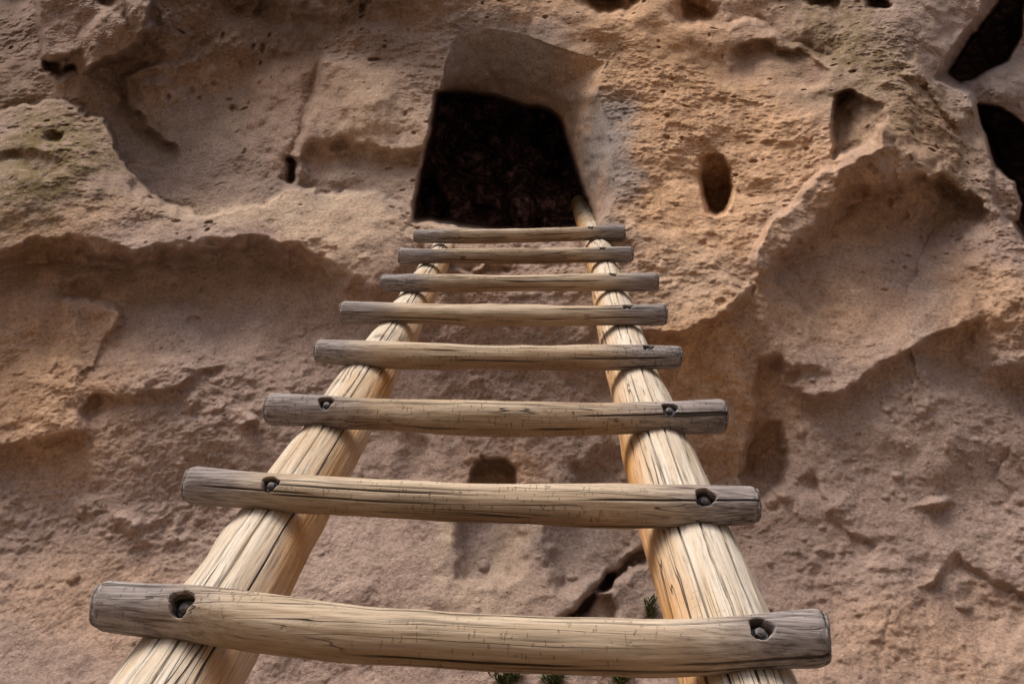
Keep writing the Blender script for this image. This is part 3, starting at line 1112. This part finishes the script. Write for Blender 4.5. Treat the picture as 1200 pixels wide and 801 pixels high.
# the rungs that follow below the picture, at the same spacing
sp = (np.mean([axis_pts[3][0], axis_pts[3][1]], 0) - np.mean([axis_pts[0][0], axis_pts[0][1]], 0)) @ Dv / 3
for k in range(1, 6):
    a, b = axis_pts[0]
    m = (a + b) / 2 - Dv * sp * k
    h = (b - a) / 2 * (1 + .02 * k)
    z = cam2world(m)[2]
    if z < .15:
        break
    rung_log([m - h, m - h * .3, m + h * .3, m + h], .026, .0255, [-.245, .245], 50 + k)
print('rung spacing', sp, 'foot', foot[:])


# ------------------------------------------------------------------ weeds and dry roots on the rock
def blade_mesh(verts, faces, p, d, up, ln, w, bend):
    side = d.cross(up)
    if side.length < 1e-4:
        side = Vector((1, 0, 0))
    side.normalize()
    i0 = len(verts)
    N = 5
    for i in range(N + 1):
        t = i / N
        c = p + d * ln * t + up * bend * t * t
        ww = w * math.sin(math.pi * (.12 + .86 * t)) * .5
        verts.append(tuple(c - side * ww))
        verts.append(tuple(c + side * ww + up * w * .12))
    for i in range(N):
        a = i0 + 2 * i
        faces.append((a, a + 1, a + 3, a + 2))


def tube_path(verts, faces, pts, r0, r1, seg=6):
    i0 = len(verts)
    n = len(pts)
    for i, p in enumerate(pts):
        d = (pts[min(i + 1, n - 1)] - pts[max(i - 1, 0)]).normalized()
        u = d.orthogonal().normalized()
        v = d.cross(u)
        r = r0 + (r1 - r0) * i / (n - 1)
        for j in range(seg):
            a = j / seg * 2 * math.pi
            verts.append(tuple(p + u * r * math.cos(a) + v * r * math.sin(a)))
    for i in range(n - 1):
        for j in range(seg):
            k = (j + 1) % seg
            faces.append((i0 + i * seg + j, i0 + i * seg + k, i0 + (i + 1) * seg + k, i0 + (i + 1) * seg + j))


def part(name, verts, faces, mat, parent):
    me = bpy.data.meshes.new(name)
    me.from_pydata(verts, [], faces)
    me.polygons.foreach_set('use_smooth', np.ones(len(faces), bool))
    me.materials.append(mat)
    o = bpy.data.objects.new(name, me)
    col.objects.link(o)
    o.parent = parent
    return o


def weed(px, py, h, label, seed, stems=6, leaf=LEAF, stem=DARKSTEM, spread=.6):
    rs = random.Random(seed)
    root = bpy.data.objects.new('weed', None)
    col.objects.link(root)
    root.location = wallpoint(px, py, .0)
    root['label'] = label
    root['category'] = 'weed'
    root['group'] = 'small weeds rooted in the rock behind the lowest rung'
    sv, sf, lv, lf = [], [], [], []
    for s in range(stems):
        d = Vector((rs.uniform(-spread, spread), rs.uniform(-.7, -.1), 1)).normalized()
        hh = h * rs.uniform(.55, 1)
        pts = [Vector((rs.uniform(-.008, .008), .003, -.004)) + d * hh * t + Vector((rs.uniform(-.004, .004), -.25 * hh * t * t, 0)) for t in np.linspace(0, 1, 6)]
        tube_path(sv, sf, pts, .0014, .0005)
        for i in range(0, 6):
            for _ in range(4):
                dd = Vector((rs.uniform(-1, 1), rs.uniform(-1, .3), rs.uniform(-.1, .8))).normalized()
                blade_mesh(lv, lf, pts[i], dd, Vector((0, -.3, 1)).normalized(), rs.uniform(.014, .032), rs.uniform(.004, .008), rs.uniform(-.006, .004))
    part('stem', sv, sf, stem, root)
    part('leaf', lv, lf, leaf, root)
    return root


weed(592, 801, .05, 'small green weed at the bottom edge, left of the other weeds below the lowest rung', 1, 10, spread=1.6)
weed(648, 801, .045, 'low green weed at the bottom edge, middle one of three below the lowest rung', 2, 11, spread=1.7)
weed(728, 801, .045, 'thin green weed at the bottom edge nearest the right rail', 3, 8, spread=1.5)
weed(761, 722, .06, 'dark green sprig growing beside the right rail just above the lowest rung', 4, 6, spread=.35)


def dry_tuft(px, py, seed, label, n=7, ln=.05):
    rs = random.Random(seed)
    v, f = [], []
    for _ in range(n):
        d = Vector((rs.uniform(-1, 1), rs.uniform(-.5, -.05), rs.uniform(-.3, 1))).normalized()
        L = ln * rs.uniform(.5, 1)
        pts = [Vector((0, .01, 0)) + d * L * t + Vector((rs.uniform(-.004, .004), 0, rs.uniform(-.004, .004) - .012 * t * t)) for t in np.linspace(0, 1, 6)]
        tube_path(v, f, pts, .0012, .0004, 5)
    me = bpy.data.meshes.new('dry_root_tuft')
    me.from_pydata(v, [], f)
    me.materials.append(DRY)
    o = bpy.data.objects.new('dry_root_tuft', me)
    col.objects.link(o)
    o.location = wallpoint(px, py, .004)
    o['label'] = label
    o['category'] = 'dry roots'


dry_tuft(948, 474, 5, 'pale dry root tuft sticking out of the crack right of the ladder', 9, .045)
dry_tuft(1072, 420, 6, 'tiny straw coloured root tuft under the right hand rock edge', 6, .03)

# ------------------------------------------------------------------ light
world = bpy.data.worlds.new('World')
scene.world = world
world.use_nodes = True
nt = world.node_tree
nt.nodes.clear()
wo = nt.nodes.new('ShaderNodeOutputWorld')
bg = nt.nodes.new('ShaderNodeBackground')
sky = nt.nodes.new('ShaderNodeTexSky')
sky.sky_type = 'NISHITA'
sky.sun_disc = False
SUN_EL, SUN_AZ = R(60), R(222)      # azimuth measured clockwise from +Y
sky.sun_elevation = SUN_EL
sky.sun_rotation = SUN_AZ
sky.air_density = 1.0
sky.dust_density = 4.0
sky.ozone_density = .6
bg.inputs['Strength'].default_value = .085
nt.links.new(sky.outputs[0], bg.inputs[0])
nt.links.new(bg.outputs[0], wo.inputs[0])

sd_ = bpy.data.lights.new('sun', 'SUN')
sd_.energy = 1.9
sd_.angle = R(32)
sd_.color = (1.0, .93, .84)
sun = bpy.data.objects.new('sun', sd_)
col.objects.link(sun)
dirv = Vector((math.sin(SUN_AZ) * math.cos(SUN_EL), math.cos(SUN_AZ) * math.cos(SUN_EL), math.sin(SUN_EL)))
sun.rotation_euler = dirv.to_track_quat('Z', 'Y').to_euler()
sun.location = dirv * 20

vs = scene.view_settings
vs.view_transform = 'Standard'
vs.look = 'None'
vs.exposure = 0.85
vs.gamma = 1.0
vs.use_curve_mapping = False
